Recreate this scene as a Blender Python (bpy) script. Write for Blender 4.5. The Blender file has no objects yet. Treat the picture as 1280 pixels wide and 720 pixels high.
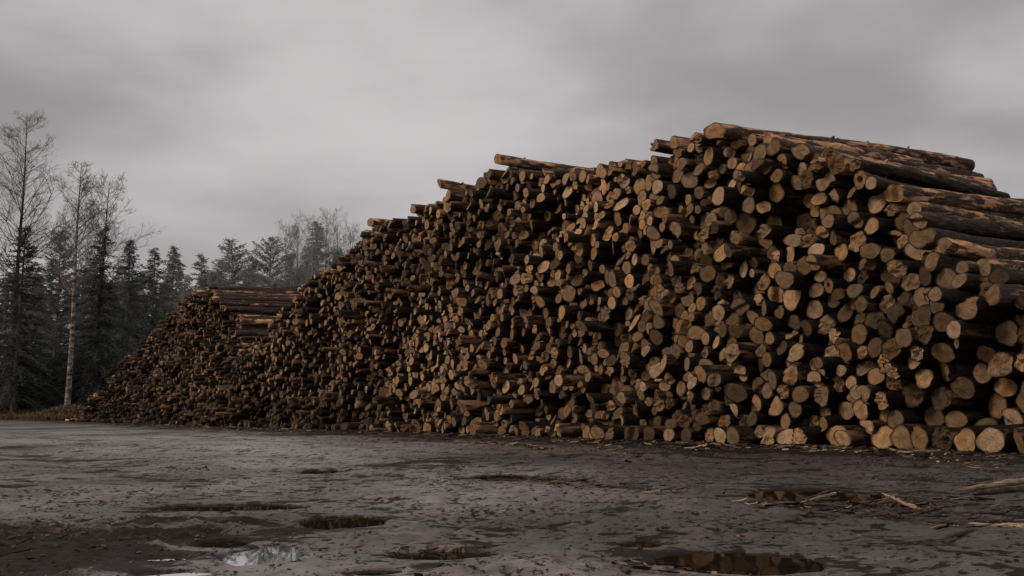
import bpy, math, random
import numpy as np
from mathutils import Matrix, Vector

SEED = 7
rng = np.random.default_rng(SEED)
random.seed(SEED)
sc = bpy.context.scene
COL = sc.collection

# ------------------------------------------------------------------ camera
F_PX, CX, CY, HOR, CAM_H = 1300.0, 640.0, 360.0, 514.0, 0.5
TH = math.atan((HOR - CY) / F_PX)
cam_d = bpy.data.cameras.new('camera'); cam = bpy.data.objects.new('camera', cam_d); COL.objects.link(cam)
cam_d.sensor_width = 36.0; cam_d.lens = 36.0 * F_PX / 1280.0
cam_d.clip_start = 0.05; cam_d.clip_end = 3000.0
cam.location = (0, 0, CAM_H); cam.rotation_euler = (math.pi / 2 + TH, 0, 0)
sc.camera = cam
FWD = np.array([0, math.cos(TH), math.sin(TH)]); UP = np.array([0, -math.sin(TH), math.cos(TH)]); RT = np.array([1.0, 0, 0])
ORG = np.array([0, 0, CAM_H])

def ray(px, py):
    return RT * ((px - CX) / F_PX) + UP * ((CY - py) / F_PX) + FWD
def on_ground(px, py, z=0.0):
    d = ray(px, py); return ORG + d * ((z - CAM_H) / d[2])
def project(P):
    v = np.asarray(P) - ORG
    w = v @ FWD
    return CX + F_PX * (v @ RT) / w, CY - F_PX * (v @ UP) / w, w
def at_depth(px, py, Y):
    d = ray(px, py); return ORG + d * (Y / d[1])

# ------------------------------------------------------------------ noise
def _h(ix, iy, iz, seed):
    n = (ix.astype(np.int64) * 374761393 + iy.astype(np.int64) * 668265263 + iz.astype(np.int64) * 2147483647 + seed * 1274126177) & 0x7fffffff
    n = ((n ^ (n >> 13)) * 1274126177) & 0x7fffffff
    n = ((n ^ (n >> 15)) * 668265263) & 0x7fffffff
    return ((n ^ (n >> 16)) & 0xffffff) / float(0xffffff)
def vn(x, y, seed=0):
    x = np.asarray(x, float); y = np.asarray(y, float)
    ix = np.floor(x); iy = np.floor(y); fx = x - ix; fy = y - iy
    fx = fx * fx * fx * (fx * (fx * 6 - 15) + 10); fy = fy * fy * fy * (fy * (fy * 6 - 15) + 10)
    z = np.zeros_like(ix)
    a = _h(ix, iy, z, seed); b = _h(ix + 1, iy, z, seed); c = _h(ix, iy + 1, z, seed); d = _h(ix + 1, iy + 1, z, seed)
    return (a + (b - a) * fx) * (1 - fy) + (c + (d - c) * fx) * fy
def fbm(x, y, octs=4, seed=0, gain=0.5):
    s = 0; a = 1.0; t = 0
    for k in range(octs):
        s = s + a * (vn(x * 2 ** k + 17.3 * k, y * 2 ** k - 9.1 * k, seed + k) - 0.5); t += a; a *= gain
    return s / t * 2
def sstep(a, b, x):
    t = np.clip((x - a) / (b - a), 0, 1); return t * t * (3 - 2 * t)

# ------------------------------------------------------------------ mesh helpers
def mesh_from(name, verts, quads=None, tris=None, mats=(), smooth_q=False, attrs=None, qmat=None, tmat=None, smooth_arr=None):
    verts = np.asarray(verts, np.float32)
    quads = np.zeros((0, 4), np.int32) if quads is None else np.asarray(quads, np.int32).reshape(-1, 4)
    tris = np.zeros((0, 3), np.int32) if tris is None else np.asarray(tris, np.int32).reshape(-1, 3)
    me = bpy.data.meshes.new(name)
    me.vertices.add(len(verts)); me.vertices.foreach_set('co', verts.ravel())
    nq, nt = len(quads), len(tris)
    me.loops.add(nq * 4 + nt * 3)
    me.loops.foreach_set('vertex_index', np.concatenate([quads.ravel(), tris.ravel()]).astype(np.int32))
    me.polygons.add(nq + nt)
    st = np.concatenate([np.arange(nq) * 4, nq * 4 + np.arange(nt) * 3]).astype(np.int32)
    me.polygons.foreach_set('loop_start', st)
    if qmat is not None or tmat is not None:
        mi = np.concatenate([np.zeros(nq, np.int32) if qmat is None else qmat, np.zeros(nt, np.int32) if tmat is None else tmat]).astype(np.int32)
        me.polygons.foreach_set('material_index', mi)
    me.update(calc_edges=True)
    if smooth_arr is not None:
        me.polygons.foreach_set('use_smooth', smooth_arr.astype(bool))
    else:
        me.polygons.foreach_set('use_smooth', np.full(nq + nt, bool(smooth_q)))
    for m in mats: me.materials.append(m)
    for k, v in (attrs or {}).items():
        v = np.asarray(v, np.float32)
        if v.ndim == 2:
            a = me.attributes.new(k, 'FLOAT_VECTOR', 'POINT'); a.data.foreach_set('vector', v.ravel())
        else:
            a = me.attributes.new(k, 'FLOAT', 'POINT'); a.data.foreach_set('value', v)
    return me
def add_obj(name, me, parent=None, label=None, cat=None, group=None, kind=None):
    o = bpy.data.objects.new(name, me); COL.objects.link(o)
    if parent: o.parent = parent
    if label: o['label'] = label
    if cat: o['category'] = cat
    if group: o['group'] = group
    if kind: o['kind'] = kind
    return o

# ------------------------------------------------------------------ material helpers
class NT:
    def __init__(s, name):
        s.m = bpy.data.materials.new(name); s.m.use_nodes = True; s.t = s.m.node_tree; s.t.nodes.clear()
        s.out = s.n('ShaderNodeOutputMaterial')
    def n(s, typ, **kw):
        nd = s.t.nodes.new(typ)
        for k, v in kw.items():
            if k.startswith('_'): setattr(nd, k[1:], v)
            else: nd.inputs[k.replace('__', ' ')].default_value = v
        return nd
    def l(s, a, b): s.t.links.new(a, b)
    def noise(s, vec, scale, detail=4, rough=0.55, dist=0.0):
        nd = s.n('ShaderNodeTexNoise'); nd.inputs['Scale'].default_value = scale; nd.inputs['Detail'].default_value = detail
        nd.inputs['Roughness'].default_value = rough; nd.inputs['Distortion'].default_value = dist
        if vec is not None: s.l(vec, nd.inputs['Vector'])
        return nd.outputs['Fac']
    def ramp(s, fac, stops, interp='LINEAR'):
        nd = s.n('ShaderNodeValToRGB'); cr = nd.color_ramp; cr.interpolation = interp
        while len(cr.elements) < len(stops): cr.elements.new(0.5)
        for e, (p, c) in zip(cr.elements, stops):
            e.position = p; e.color = (c, c, c, 1) if not isinstance(c, tuple) else (*c, 1)
        s.l(fac, nd.inputs['Fac']); return nd.outputs['Color']
    def mix(s, fac, a, b, mode='MIX'):
        nd = s.n('ShaderNodeMix', _data_type='RGBA', _blend_type=mode)
        for i, v in ((0, fac), (6, a), (7, b)):
            if hasattr(v, 'is_linked'): s.l(v, nd.inputs[i])
            elif isinstance(v, tuple): nd.inputs[i].default_value = (*v, 1)
            else: nd.inputs[i].default_value = v if i == 0 else (v, v, v, 1)
        return nd.outputs[2]
    def math(s, op, a, b=0.0, clamp=False):
        nd = s.n('ShaderNodeMath', _operation=op, _use_clamp=clamp)
        for i, v in ((0, a), (1, b)):
            if hasattr(v, 'is_linked'): s.l(v, nd.inputs[i])
            else: nd.inputs[i].default_value = v
        return nd.outputs[0]
    def attr(s, name, out='Vector'):
        return s.n('ShaderNodeAttribute', _attribute_name=name).outputs[out]
    def vmul(s, v, xyz):
        nd = s.n('ShaderNodeVectorMath', _operation='MULTIPLY'); s.l(v, nd.inputs[0]); nd.inputs[1].default_value = xyz; return nd.outputs[0]
    def bump(s, h, strength, dist, normal=None):
        nd = s.n('ShaderNodeBump'); nd.inputs['Strength'].default_value = strength; nd.inputs['Distance'].default_value = dist
        s.l(h, nd.inputs['Height'])
        if normal is not None: s.l(normal, nd.inputs['Normal'])
        return nd.outputs[0]
    def bsdf(s, color, rough=0.7, normal=None, spec=0.4):
        b = s.n('ShaderNodeBsdfPrincipled')
        if hasattr(color, 'is_linked'): s.l(color, b.inputs['Base Color'])
        else: b.inputs['Base Color'].default_value = (*color, 1)
        if hasattr(rough, 'is_linked'): s.l(rough, b.inputs['Roughness'])
        else: b.inputs['Roughness'].default_value = rough
        if hasattr(spec, 'is_linked'): s.l(spec, b.inputs['Specular IOR Level'])
        else: b.inputs['Specular IOR Level'].default_value = spec
        if normal is not None: s.l(normal, b.inputs['Normal'])
        s.l(b.outputs[0], s.out.inputs['Surface']); return b

def bark_material():
    t = NT('pine_bark'); lco = t.attr('lco'); rnd = t.attr('rnd', 'Fac')
    st = t.vmul(lco, (9, 9, 2.6))
    n1 = t.noise(st, 2.4, 7, 0.74, 1.2)
    n2 = t.noise(lco, 2.3, 4, 0.6)
    n3 = t.noise(t.vmul(lco, (5, 5, 1.3)), 1.6, 5, 0.65, 0.3)
    base = t.ramp(n1, [(0.32, (0.0045, 0.0028, 0.0022)), (0.49, (0.017, 0.0098, 0.0072)), (0.62, (0.062, 0.034, 0.0245)), (0.76, (0.20, 0.135, 0.108))])
    # stripped patches show orange inner bark
    thr = t.math('ADD', n3, t.math('MULTIPLY', t.math('SUBTRACT', rnd, 0.5), 0.22))
    patch = t.ramp(thr, [(0.565, 0.0), (0.64, 1.0)])
    inner = t.mix(n1, (0.24, 0.105, 0.042), (0.34, 0.20, 0.11))
    c = t.mix(t.math('MULTIPLY', patch, 0.8), base, inner)
    c = t.mix(t.ramp(n2, [(0.3, 0.55), (0.7, 0.0)]), c, (0.010, 0.0065, 0.005))
    br = t.math('MULTIPLY', t.math('ADD', t.math('MULTIPLY', rnd, 0.75), 0.55), t.math('ADD', 1.0, t.math('MULTIPLY', t.attr('top', 'Fac'), 2.1)))  # bark of the topmost logs is coloured brighter, painting in skylight
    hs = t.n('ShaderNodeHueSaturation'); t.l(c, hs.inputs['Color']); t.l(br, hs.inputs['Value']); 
    nb = t.bump(n1, 1.0, 0.035, t.bump(n3, 0.7, 0.03))
    t.bsdf(hs.outputs[0], t.ramp(n2, [(0.3, 0.55), (0.7, 0.85)]), nb, 0.22)
    return t.m

def cut_material():
    t = NT('sawn_wood'); lco = t.attr('lco'); rnd = t.attr('rnd', 'Fac')
    sep = t.n('ShaderNodeSeparateXYZ'); t.l(lco, sep.inputs[0])
    wob = t.noise(lco, 2.5, 3)
    r2 = t.math('SQRT', t.math('ADD', t.math('MULTIPLY', sep.outputs[0], sep.outputs[0]), t.math('MULTIPLY', sep.outputs[1], sep.outputs[1])))
    rw = t.math('ADD', r2, t.math('MULTIPLY', t.math('SUBTRACT', wob, 0.5), 0.28))
    rings = t.math('SINE', t.math('MULTIPLY', rw, 46.0))
    nz = t.noise(lco, 1.7, 5, 0.65)
    grain = t.noise(t.vmul(lco, (9, 2.2, 1)), 2.0, 5, 0.7)
    c = t.ramp(nz, [(0.28, (0.22, 0.118, 0.056)), (0.5, (0.40, 0.240, 0.128)), (0.72, (0.58, 0.385, 0.23))])
    c = t.mix(t.math('MULTIPLY', t.math('ADD', rings, 1.0), 0.11), c, (0.22, 0.12, 0.055))
    c = t.mix(t.ramp(grain, [(0.42, 0.55), (0.6, 0.0)]), c, (0.17, 0.095, 0.045))
    heart = t.ramp(rw, [(0.12, 1.0), (0.5, 0.0)])
    c = t.mix(t.math('MULTIPLY', heart, t.math('MULTIPLY', rnd, 0.6)), c, (0.14, 0.065, 0.028))
    rim = t.ramp(rw, [(0.78, 0.0), (1.02, 0.75)])
    c = t.mix(rim, c, (0.10, 0.058, 0.032))
    dirt = t.ramp(t.noise(lco, 3.4, 4, 0.7), [(0.52, 0.0), (0.68, 0.8)])
    c = t.mix(t.math('MULTIPLY', dirt, 0.8), c, (0.06, 0.04, 0.028))
    nv_ = t.n('ShaderNodeVectorMath', _operation='NORMALIZE'); t.l(t.vmul(lco, (1, 1, 0)), nv_.inputs[0])
    ofs = t.n('ShaderNodeVectorMath', _operation='ADD'); t.l(nv_.outputs[0], ofs.inputs[0]); t.l(t.vmul(lco, (0, 0, 1)), ofs.inputs[1])
    ck = t.noise(ofs.outputs[0], 3.2, 2, 0.5)
    crack = t.math('MULTIPLY', t.ramp(ck, [(0.488, 0.0), (0.497, 1.0), (0.503, 1.0), (0.512, 0.0)]), t.ramp(rw, [(0.08, 0.0), (0.2, 1.0), (0.6, 0.8), (0.8, 0.0)]))
    c = t.mix(t.math('MULTIPLY', crack, 0.85), c, (0.04, 0.022, 0.012))
    hs = t.n('ShaderNodeHueSaturation'); t.l(c, hs.inputs['Color'])
    tone = t.attr('tone', 'Fac')
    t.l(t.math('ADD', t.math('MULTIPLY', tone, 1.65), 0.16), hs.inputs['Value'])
    rot2 = t.n('ShaderNodeMath', _operation='FRACT'); t.l(t.math('MULTIPLY', rnd, 91.0), rot2.inputs[0])
    t.l(t.math('ADD', t.math('MULTIPLY', rot2.outputs[0], 0.26), 0.90), hs.inputs['Saturation'])
    t.bsdf(hs.outputs[0], 0.8, t.bump(t.math('ADD', grain, t.math('MULTIPLY', rings, 0.12)), 0.55, 0.02), 0.25)
    return t.m

def ground_material():
    t = NT('wet_mud'); g = t.n('ShaderNodeNewGeometry').outputs['Position']
    wet = t.attr('wet', 'Fac'); dark0 = t.attr('dark', 'Fac')
    n1 = t.noise(g, 5.0, 8, 0.72)
    n2 = t.noise(g, 24.0, 5, 0.72)
    n3 = t.noise(g, 0.35, 5, 0.6)
    n4 = t.noise(g, 80.0, 3, 0.7)
    n5 = t.noise(g, 1.6, 6, 0.7)
    c = t.ramp(n1, [(0.28, (0.016, 0.0092, 0.0064)), (0.5, (0.046, 0.0285, 0.0205)), (0.72, (0.098, 0.065, 0.050))])
    cw = t.ramp(n1, [(0.30, (0.072, 0.048, 0.041)), (0.5, (0.205, 0.148, 0.132)), (0.70, (0.41, 0.315, 0.290))])  # paler ramp paints the sky's sheen on wet mud into the base colour
    c = t.mix(wet, c, cw)
    c = t.mix(t.ramp(n4, [(0.60, 0.0), (0.70, 0.7)]), c, (0.20, 0.155, 0.135))
    c = t.mix(t.math('MULTIPLY', t.ramp(n3, [(0.55, 0.0), (0.75, 1.0)]), 0.3), c, (0.085, 0.055, 0.036))
    dark = t.ramp(t.math('ADD', dark0, t.math('ADD', t.math('MULTIPLY', t.math('SUBTRACT', n5, 0.5), 1.3), t.math('MULTIPLY', t.math('SUBTRACT', n2, 0.5), 1.1))), [(0.38, 0.0), (0.64, 1.0)])
    speck = t.ramp(t.math('ADD', n2, t.math('MULTIPLY', t.math('SUBTRACT', n5, 0.5), 0.55)), [(0.375, 1.0), (0.455, 0.0)])
    c = t.mix(speck, c, (0.016, 0.012, 0.010))
    c = t.mix(t.math('MULTIPLY', dark, 0.9), c, (0.020, 0.0145, 0.012))
    dk = t.math('MAXIMUM', dark, speck)
    rough = t.math('SUBTRACT', t.ramp(n1, [(0.3, 0.38), (0.7, 0.58)]), t.math('MULTIPLY', wet, 0.14), True)
    rough = t.math('ADD', rough, t.math('MULTIPLY', dk, 0.28), True)
    spec = t.math('MULTIPLY', t.math('ADD', t.math('MULTIPLY', wet, 0.65), 0.35), t.math('SUBTRACT', 1.0, t.math('MULTIPLY', dk, 0.85)))
    h = t.math('ADD', t.math('MULTIPLY', n2, 0.6), t.math('ADD', n1, t.math('MULTIPLY', n4, 0.2)))
    bn = t.n('ShaderNodeBump'); bn.inputs['Distance'].default_value = 0.035; t.l(h, bn.inputs['Height'])
    t.l(t.math('SUBTRACT', 0.6, t.math('MULTIPLY', wet, 0.42)), bn.inputs['Strength'])
    b_ = t.bsdf(c, rough, bn.outputs[0], spec)
    film = t.math('MULTIPLY', t.math('POWER', wet, 1.3), t.math('SUBTRACT', 1.0, t.math('MULTIPLY', dk, 0.92)))
    t.l(t.bump(h, 0.16, 0.03), b_.inputs['Coat Normal']); t.l(film, b_.inputs['Coat Weight']); b_.inputs['Coat Roughness'].default_value = 0.46; b_.inputs['Coat IOR'].default_value = 1.6
    return t.m

def simple(name, c1, c2, scale, rough=0.8, spec=0.3, bump=0.3, coord='Object', stretch=(1, 1, 1), mid=(0.4, 0.62)):
    t = NT(name); v = t.n('ShaderNodeTexCoord').outputs[coord]
    v = t.vmul(v, stretch)
    n = t.noise(v, scale, 5, 0.65)
    t.bsdf(t.ramp(n, [(mid[0], c1), (mid[1], c2)]), rough, t.bump(n, bump, 0.02), spec)
    return t.m
def tinted(name, c1, c2, rough=0.8, spec=0.2, thin=False):
    t = NT(name); r = t.attr('rnd', 'Fac')
    b = t.bsdf(t.ramp(r, [(0.0, c1), (1.0, c2)]), rough, None, spec)
    if thin:      # needles and leaves let some light through
        tl = t.n('ShaderNodeBsdfTranslucent'); t.l(t.ramp(r, [(0.0, c1), (1.0, c2)]), tl.inputs['Color'])
        mxs = t.n('ShaderNodeMixShader'); mxs.inputs[0].default_value = 0.45; t.l(b.outputs[0], mxs.inputs[1]); t.l(tl.outputs[0], mxs.inputs[2]); t.l(mxs.outputs[0], t.out.inputs['Surface'])
    return t.m
def water_material(murk):
    t = NT('puddle_water'); g = t.n('ShaderNodeNewGeometry').outputs['Position']
    n = t.noise(g, 9.0, 2, 0.5)
    b = t.bsdf((0.010, 0.007, 0.005), 0.02, t.bump(n, 0.012, 0.01), 0.36); b.inputs['IOR'].default_value = 1.33
    df = t.n('ShaderNodeBsdfDiffuse'); df.inputs['Color'].default_value = (0.018, 0.0125, 0.009, 1)      # dark silt tone, mixed in to mute the mirrored stack
    mxs = t.n('ShaderNodeMixShader'); mxs.inputs[0].default_value = murk; t.l(b.outputs[0], mxs.inputs[1]); t.l(df.outputs[0], mxs.inputs[2]); t.l(mxs.outputs[0], t.out.inputs['Surface'])
    return t.m

BARK = bark_material(); CUT = cut_material(); MUD = ground_material(); WATER = water_material(0.52); SKY_MIRROR = water_material(0.0)
_b = [n_ for n_ in SKY_MIRROR.node_tree.nodes if n_.type == 'BSDF_PRINCIPLED'][0]; _b.inputs['Metallic'].default_value = 1.0; _b.inputs['Base Color'].default_value = (0.74, 0.74, 0.74, 1)  # metal mirror finish, added to brighten the sky reflection in these puddles

# ------------------------------------------------------------------ ground height
# water-filled dips, read off as ground points: centre, half length, half depth, turn, depth
def dip(px0, px1, py, dy, turn=0.0, depth=0.05, k=1.0):
    a = on_ground(px0, py); b = on_ground(px1, py); c = (a + b) / 2
    n_ = on_ground((px0 + px1) / 2, py + dy); f_ = on_ground((px0 + px1) / 2, py - dy)
    c[1] = (n_[1] + f_[1]) / 2
    return (c[0], c[1], np.linalg.norm(b - a) / 2, max(abs(n_[1] - f_[1]) / 2, 0.05), turn, depth)
WL = -0.022
DIPS = {
    'large dark oval puddle reflecting the log stack, biggest of all the puddles': dip(835, 1022, 698, 13.5, 0.0, 0.06),
    'small dark puddle just beside the biggest oval puddle': dip(775, 822, 675, 4.5, 0.0, 0.04),
    'long puddle edged by shredded bark beside the pale stick': dip(945, 1105, 617, 8, 0.06, 0.06),
    'oval dark puddle alone in the middle of the muddy yard': dip(374, 478, 649, 8, 0.0, 0.05),
    'puddle mirroring the bright sky and tree tops': dip(284, 372, 689, 11.5, 0.0, 0.05),
    'small brown puddle touching the sky-mirroring puddle': dip(246, 306, 675, 5, 0.0, 0.04),
    'long thin puddle farther out behind the sky-mirroring puddle': dip(195, 368, 631, 5, 0.0, 0.05),
    'narrow muddy puddle with bark scraps along its far edge': dip(490, 605, 689, 6, 0.12, 0.045),
    'small puddle nearest the camera, below the narrow muddy one': dip(428, 505, 709, 5, 0.0, 0.045),
    'dark shallow puddle close to the foot of the stack': dip(596, 672, 594, 4, 0.0, 0.05),
    'distant sliver of puddle in the wheel track': dip(372, 432, 587.5, 2.5, 0.0, 0.05),
    'thin shiny film of water on smooth mud, leftmost puddle': dip(172, 262, 711, 5, 0.05, 0.03),
    'streaks of bright water on pale mud, close behind the thin film': dip(170, 238, 693, 3.5, 0.0, 0.03),
}
Gp0 = on_ground(1280, 568); Gp1 = on_ground(100, 527)
U = (Gp1 - Gp0); FLEN = np.linalg.norm(U[:2]); U = U / np.linalg.norm(U)
Nn = np.array([-U[1] * -1, 0, 0]); Nn = np.array([U[1], -U[0], 0.0])   # into the stack: right and away
if Nn[1] < 0: Nn = -Nn

def bank(x, y):
    b = 0.40 * sstep(53, 59, y + 0.25 * (x + 22)) * sstep(-18.5, -22.0, x)
    b = b + 0.55 * np.exp(-((x + 23.6) / 1.3) ** 2 - ((y - 55.5) / 2.0) ** 2)
    return b
def face_dist(x, y):          # metres in front of the stack face (positive = toward the yard)
    return -((x - Gp0[0]) * Nn[0] + (y - Gp0[1]) * Nn[1])
def ground_h(x, y, fine=True):
    r = np.hypot(x, y)
    wx = x + 0.25 * fbm(x * 1.3, y * 1.3, 2, 5); wy = y + 0.25 * fbm(x * 1.3, y * 1.3, 2, 9)
    h = 0.016 * fbm(wx * 0.9, wy * 1.2, 5, 21, 0.55)
    damp = 1 / (1 + (r / 40) ** 2)
    near = sstep(40, 8, r)
    rough = sstep(-0.1, 0.35, fbm(x * 0.55 + 3, y * 0.55, 3, 33) + 0.75 * sstep(-1.1, -1.9, x) * sstep(5.2, 3.6, y))
    if fine:
        cl = fbm(x * 7, y * 7, 4, 41, 0.6)
        h = h + near * (0.005 + 0.018 * rough) * cl
        h = h + near * 0.016 * np.maximum(0, fbm(x * 3.1, y * 3.1, 3, 51) - 0.12) * (0.4 + rough)
    # wheel ruts running roughly parallel to the stack
    s = (x - Gp0[0]) * U[0] + (y - Gp0[1]) * U[1]; fd = face_dist(x, y)
    for off, dep, w in ((3.1, 0.035, 0.22), (5.0, 0.030, 0.25), (7.4, 0.030, 0.3), (9.2, 0.025, 0.3)):
        q = (fd - off - 0.5 * fbm(s * 0.16, s * 0 + off, 3, 61)) / w
        h = h - dep * np.exp(-q * q) * (0.4 + 0.9 * vn(s * 0.5, s * 0 + off, 63)) + dep * 0.7 * np.exp(-((abs(q) - 1.9) / 0.6) ** 2) * vn(s * 0.8, s * 0 + off, 64)
    h = h + 0.085 * sstep(1.8, 0.1, fd) * sstep(-6, -1, fd) * (0.5 + fbm(x * 1.5, y * 1.5, 3, 71))*0.6
    if fine:
        h = h + near * (0.009 + 0.014 * rough) * fbm(x * 15, y * 15, 3, 43, 0.7)
    h = np.maximum(h * damp, -0.012 + h * 0.1)        # keep the yard above the water level outside the dips
    for (cx, cy, a, b, tn, dep) in DIPS.values():
        dx, dy = x - cx, y - cy
        c_, s_ = math.cos(tn), math.sin(tn)
        u = (dx * c_ + dy * s_) / a; v = (-dx * s_ + dy * c_) / b
        e0 = np.sqrt(u * u + v * v)
        e = e0 + 0.22 * fbm(x * 4 / max(a, 0.3), y * 6, 3, 81)
        w0 = sstep(2.6, 1.3, np.sqrt(u * u + (v * 0.75) ** 2)) * 0.88
        h = np.where(w0 > 0, h * (1 - w0) + w0 * (WL + 0.010), h)
        w = sstep(1.22, 0.80, e)
        h = h * (1 - w) + w * (-dep)
    return h + bank(x, y)

def axis_lines(lo, hi, step, far, grow):
    mid = np.arange(lo, hi + step / 2, step)
    a = []; s = step; p = hi
    while p < far: s *= grow; p += s; a.append(p)
    b = []; s = step; p = lo
    while p > -far: s *= grow; p -= s; b.append(p)
    return np.concatenate([np.array(b[::-1]), mid, np.array(a)])
gx = axis_lines(-6.2, 7.2, 0.028, 900, 1.05)
gy_f = [8.0]; 
while gy_f[-1] < 900: gy_f.append(gy_f[-1] * 1.0065 if gy_f[-1] < 60 else gy_f[-1] * 1.04)
gy_b = [2.2]; s_ = 0.03
while gy_b[-1] > -900: s_ *= 1.12; gy_b.append(gy_b[-1] - s_)
gy = np.concatenate([np.array(gy_b[1:][::-1]), np.arange(2.2, 8.0 - 0.01, 0.021), np.array(gy_f)])
GX, GY = np.meshgrid(gx, gy)
GZ = ground_h(GX, GY)
nx, ny = len(gx), len(gy)
idx = np.arange(nx * ny).reshape(ny, nx)
quads = np.stack([idx[:-1, :-1], idx[:-1, 1:], idx[1:, 1:], idx[1:, :-1]], -1).reshape(-1, 4)
fd = face_dist(GX, GY)
wet_sheen_v = np.clip(0.62 + 0.9 * fbm(GX * 0.6, GY * 0.45, 4, 91), 0, 1) * (0.10 + 0.90 * sstep(2.0, -1.2, GX - 0.02 * GY + 0.7 * fbm(GX * 0.5, GY * 0.4, 3, 93)))
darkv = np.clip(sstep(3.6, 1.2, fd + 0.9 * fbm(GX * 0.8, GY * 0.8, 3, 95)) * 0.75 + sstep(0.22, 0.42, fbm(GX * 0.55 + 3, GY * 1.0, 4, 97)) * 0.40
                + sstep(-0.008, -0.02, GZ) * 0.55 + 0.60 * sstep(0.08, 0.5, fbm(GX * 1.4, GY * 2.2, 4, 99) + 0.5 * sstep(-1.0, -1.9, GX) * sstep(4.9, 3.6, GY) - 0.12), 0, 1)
marg = np.zeros_like(GX)
for (cx, cy, a, b, tn, dep) in DIPS.values():
    e = np.hypot((GX - cx) / a, (GY - cy) / b * 0.8) + 0.35 * 1.0 * fbm(GX * 4, GY * 6, 4, 85)
    marg = np.maximum(marg, sstep(1.75, 1.15, e))
cav = -fbm(GX * 7, GY * 7, 4, 41, 0.6) - 0.9 * fbm(GX * 15, GY * 15, 3, 43, 0.7)  # pit shading painted into the mud colour: hollows darker, crests lighter
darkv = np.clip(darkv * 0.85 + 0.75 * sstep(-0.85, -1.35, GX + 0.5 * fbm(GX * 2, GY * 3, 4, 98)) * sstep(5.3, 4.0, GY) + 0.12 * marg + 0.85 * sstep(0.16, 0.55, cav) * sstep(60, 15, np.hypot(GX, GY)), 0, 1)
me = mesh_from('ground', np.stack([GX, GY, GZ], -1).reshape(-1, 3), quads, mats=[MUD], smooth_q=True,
               attrs={'wet': wet_sheen_v.ravel(), 'dark': darkv.ravel()})
add_obj('ground', me, kind='structure')

for lab, (cx, cy, a, b, tn, dep) in DIPS.items():
    k = 40; ang = np.linspace(0, 2 * np.pi, k, endpoint=False)
    c_, s_ = math.cos(tn), math.sin(tn)
    px = 1.3 * a * np.cos(ang); py = 1.35 * b * np.sin(ang)
    v = np.stack([px * c_ - py * s_, px * s_ + py * c_, np.zeros(k)], -1); v = np.vstack([v, [[0, 0, 0]]])
    tr = [(i, (i + 1) % k, k) for i in range(k)]
    o = add_obj('puddle', mesh_from('puddle', v, tris=tr, mats=[SKY_MIRROR if ('sky' in lab[:28] or 'bright' in lab or 'shiny' in lab) else WATER]), label=lab, cat='puddle', group='puddles in the muddy yard', kind='structure')
    o.location = (cx, cy, WL)
    if 'sky' in lab[:28] or 'bright' in lab or 'shiny' in lab: o.rotation_euler = (math.radians(0.95), 0, 0)      # sheet tilted on purpose so it mirrors sky from above the trees

# ------------------------------------------------------------------ the stack: profile
PROF = [(1400, 380), (1340, 362), (1280, 352), (1245, 330), (1210, 312), (1160, 275), (1110, 236), (1085, 215), (1040, 188), (960, 172), (925, 166), (895, 162), (850, 176),
        (820, 186), (760, 200), (700, 209), (650, 214), (620, 216), (600, 230), (550, 247), (520, 257), (470, 284), (440, 306), (425, 326), (400, 347),
        (380, 367), (350, 402), (330, 425), (312, 440), (300, 415), (290, 388), (280, 370), (264, 356), (230, 376), (200, 406), (170, 441), (140, 477), (112, 508), (96, 526)]
def face_hit(px, py):
    d = ray(px, py); t = ((Gp0 + Nn * 0.24 - ORG) @ Nn) / (d @ Nn); P = ORG + d * t
    return (P - Gp0) @ U, P[2]
ps = np.array([face_hit(*p) for p in PROF]); o_ = np.argsort(ps[:, 0]); ps = ps[o_]
def prof(s): return np.interp(s, ps[:, 0], ps[:, 1])
S0, S1 = ps[0, 0] + 0.1, ps[-1, 0]
S_VALLEY = face_hit(312, 440)[0]

# drop logs one by one so that each rests in the dip between those below it
cs, cz, cr = [], [], []
wins = np.arange(S0, S1, 0.36)
done = np.zeros(len(wins), bool); fillh = np.zeros(len(wins)); miss = np.zeros(len(wins), int)
AS = np.zeros(9000); AZ = np.zeros(9000); AR = np.zeros(9000); n = 0
prng = np.random.default_rng(11)
while not done.all() and n < 8900:
    rel = np.where(done, 9, fillh / np.maximum(prof(wins), 0.15) + prng.random(len(wins)) * 0.06)
    w = int(np.argmin(rel))
    first = fillh[w] < 0.05
    r = float(np.clip(prng.lognormal(math.log(0.104), 0.19), 0.066, 0.155))
    if first: r = max(r, 0.11) * 1.1
    r *= float(np.interp(wins[w], [0, 3, 6, 10, 20, 38], [1.24, 1.18, 1.08, 0.93, 0.75, 0.60]))
    r = min(r, 0.165)
    cand = wins[w] + np.linspace(-0.3, 0.3, 41) + prng.normal(0, 0.01)
    near = np.where(abs(AS[:n] - wins[w]) < 0.95)[0]
    zr = np.full(len(cand), r * 0.97)
    if len(near):
        ds = abs(cand[:, None] - AS[near][None]); R = r + AR[near][None]
        zz = np.where(ds < R, AZ[near][None] + np.sqrt(np.maximum(R * R - ds * ds, 0)), 0)
        zr = np.maximum(zr, zz.max(1))
    i = int(np.argmin(zr + 0.05 * prng.random()))
    lim = prof(cand[i])
    if zr[i] + r * 0.45 > lim:
        miss[w] += 1
        if miss[w] > 5: done[w] = True
        fillh[w] += 0.0 if miss[w] < 3 else 0.02
        continue
    AS[n], AZ[n], AR[n] = cand[i], zr[i], r; n += 1
    m = abs(wins - cand[i]) < r + 0.12
    fillh[m] = np.maximum(fillh[m], zr[i] + 0.3 * r)
AS, AZ, AR = AS[:n], AZ[:n], AR[:n]
print('logs packed', n)

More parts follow.
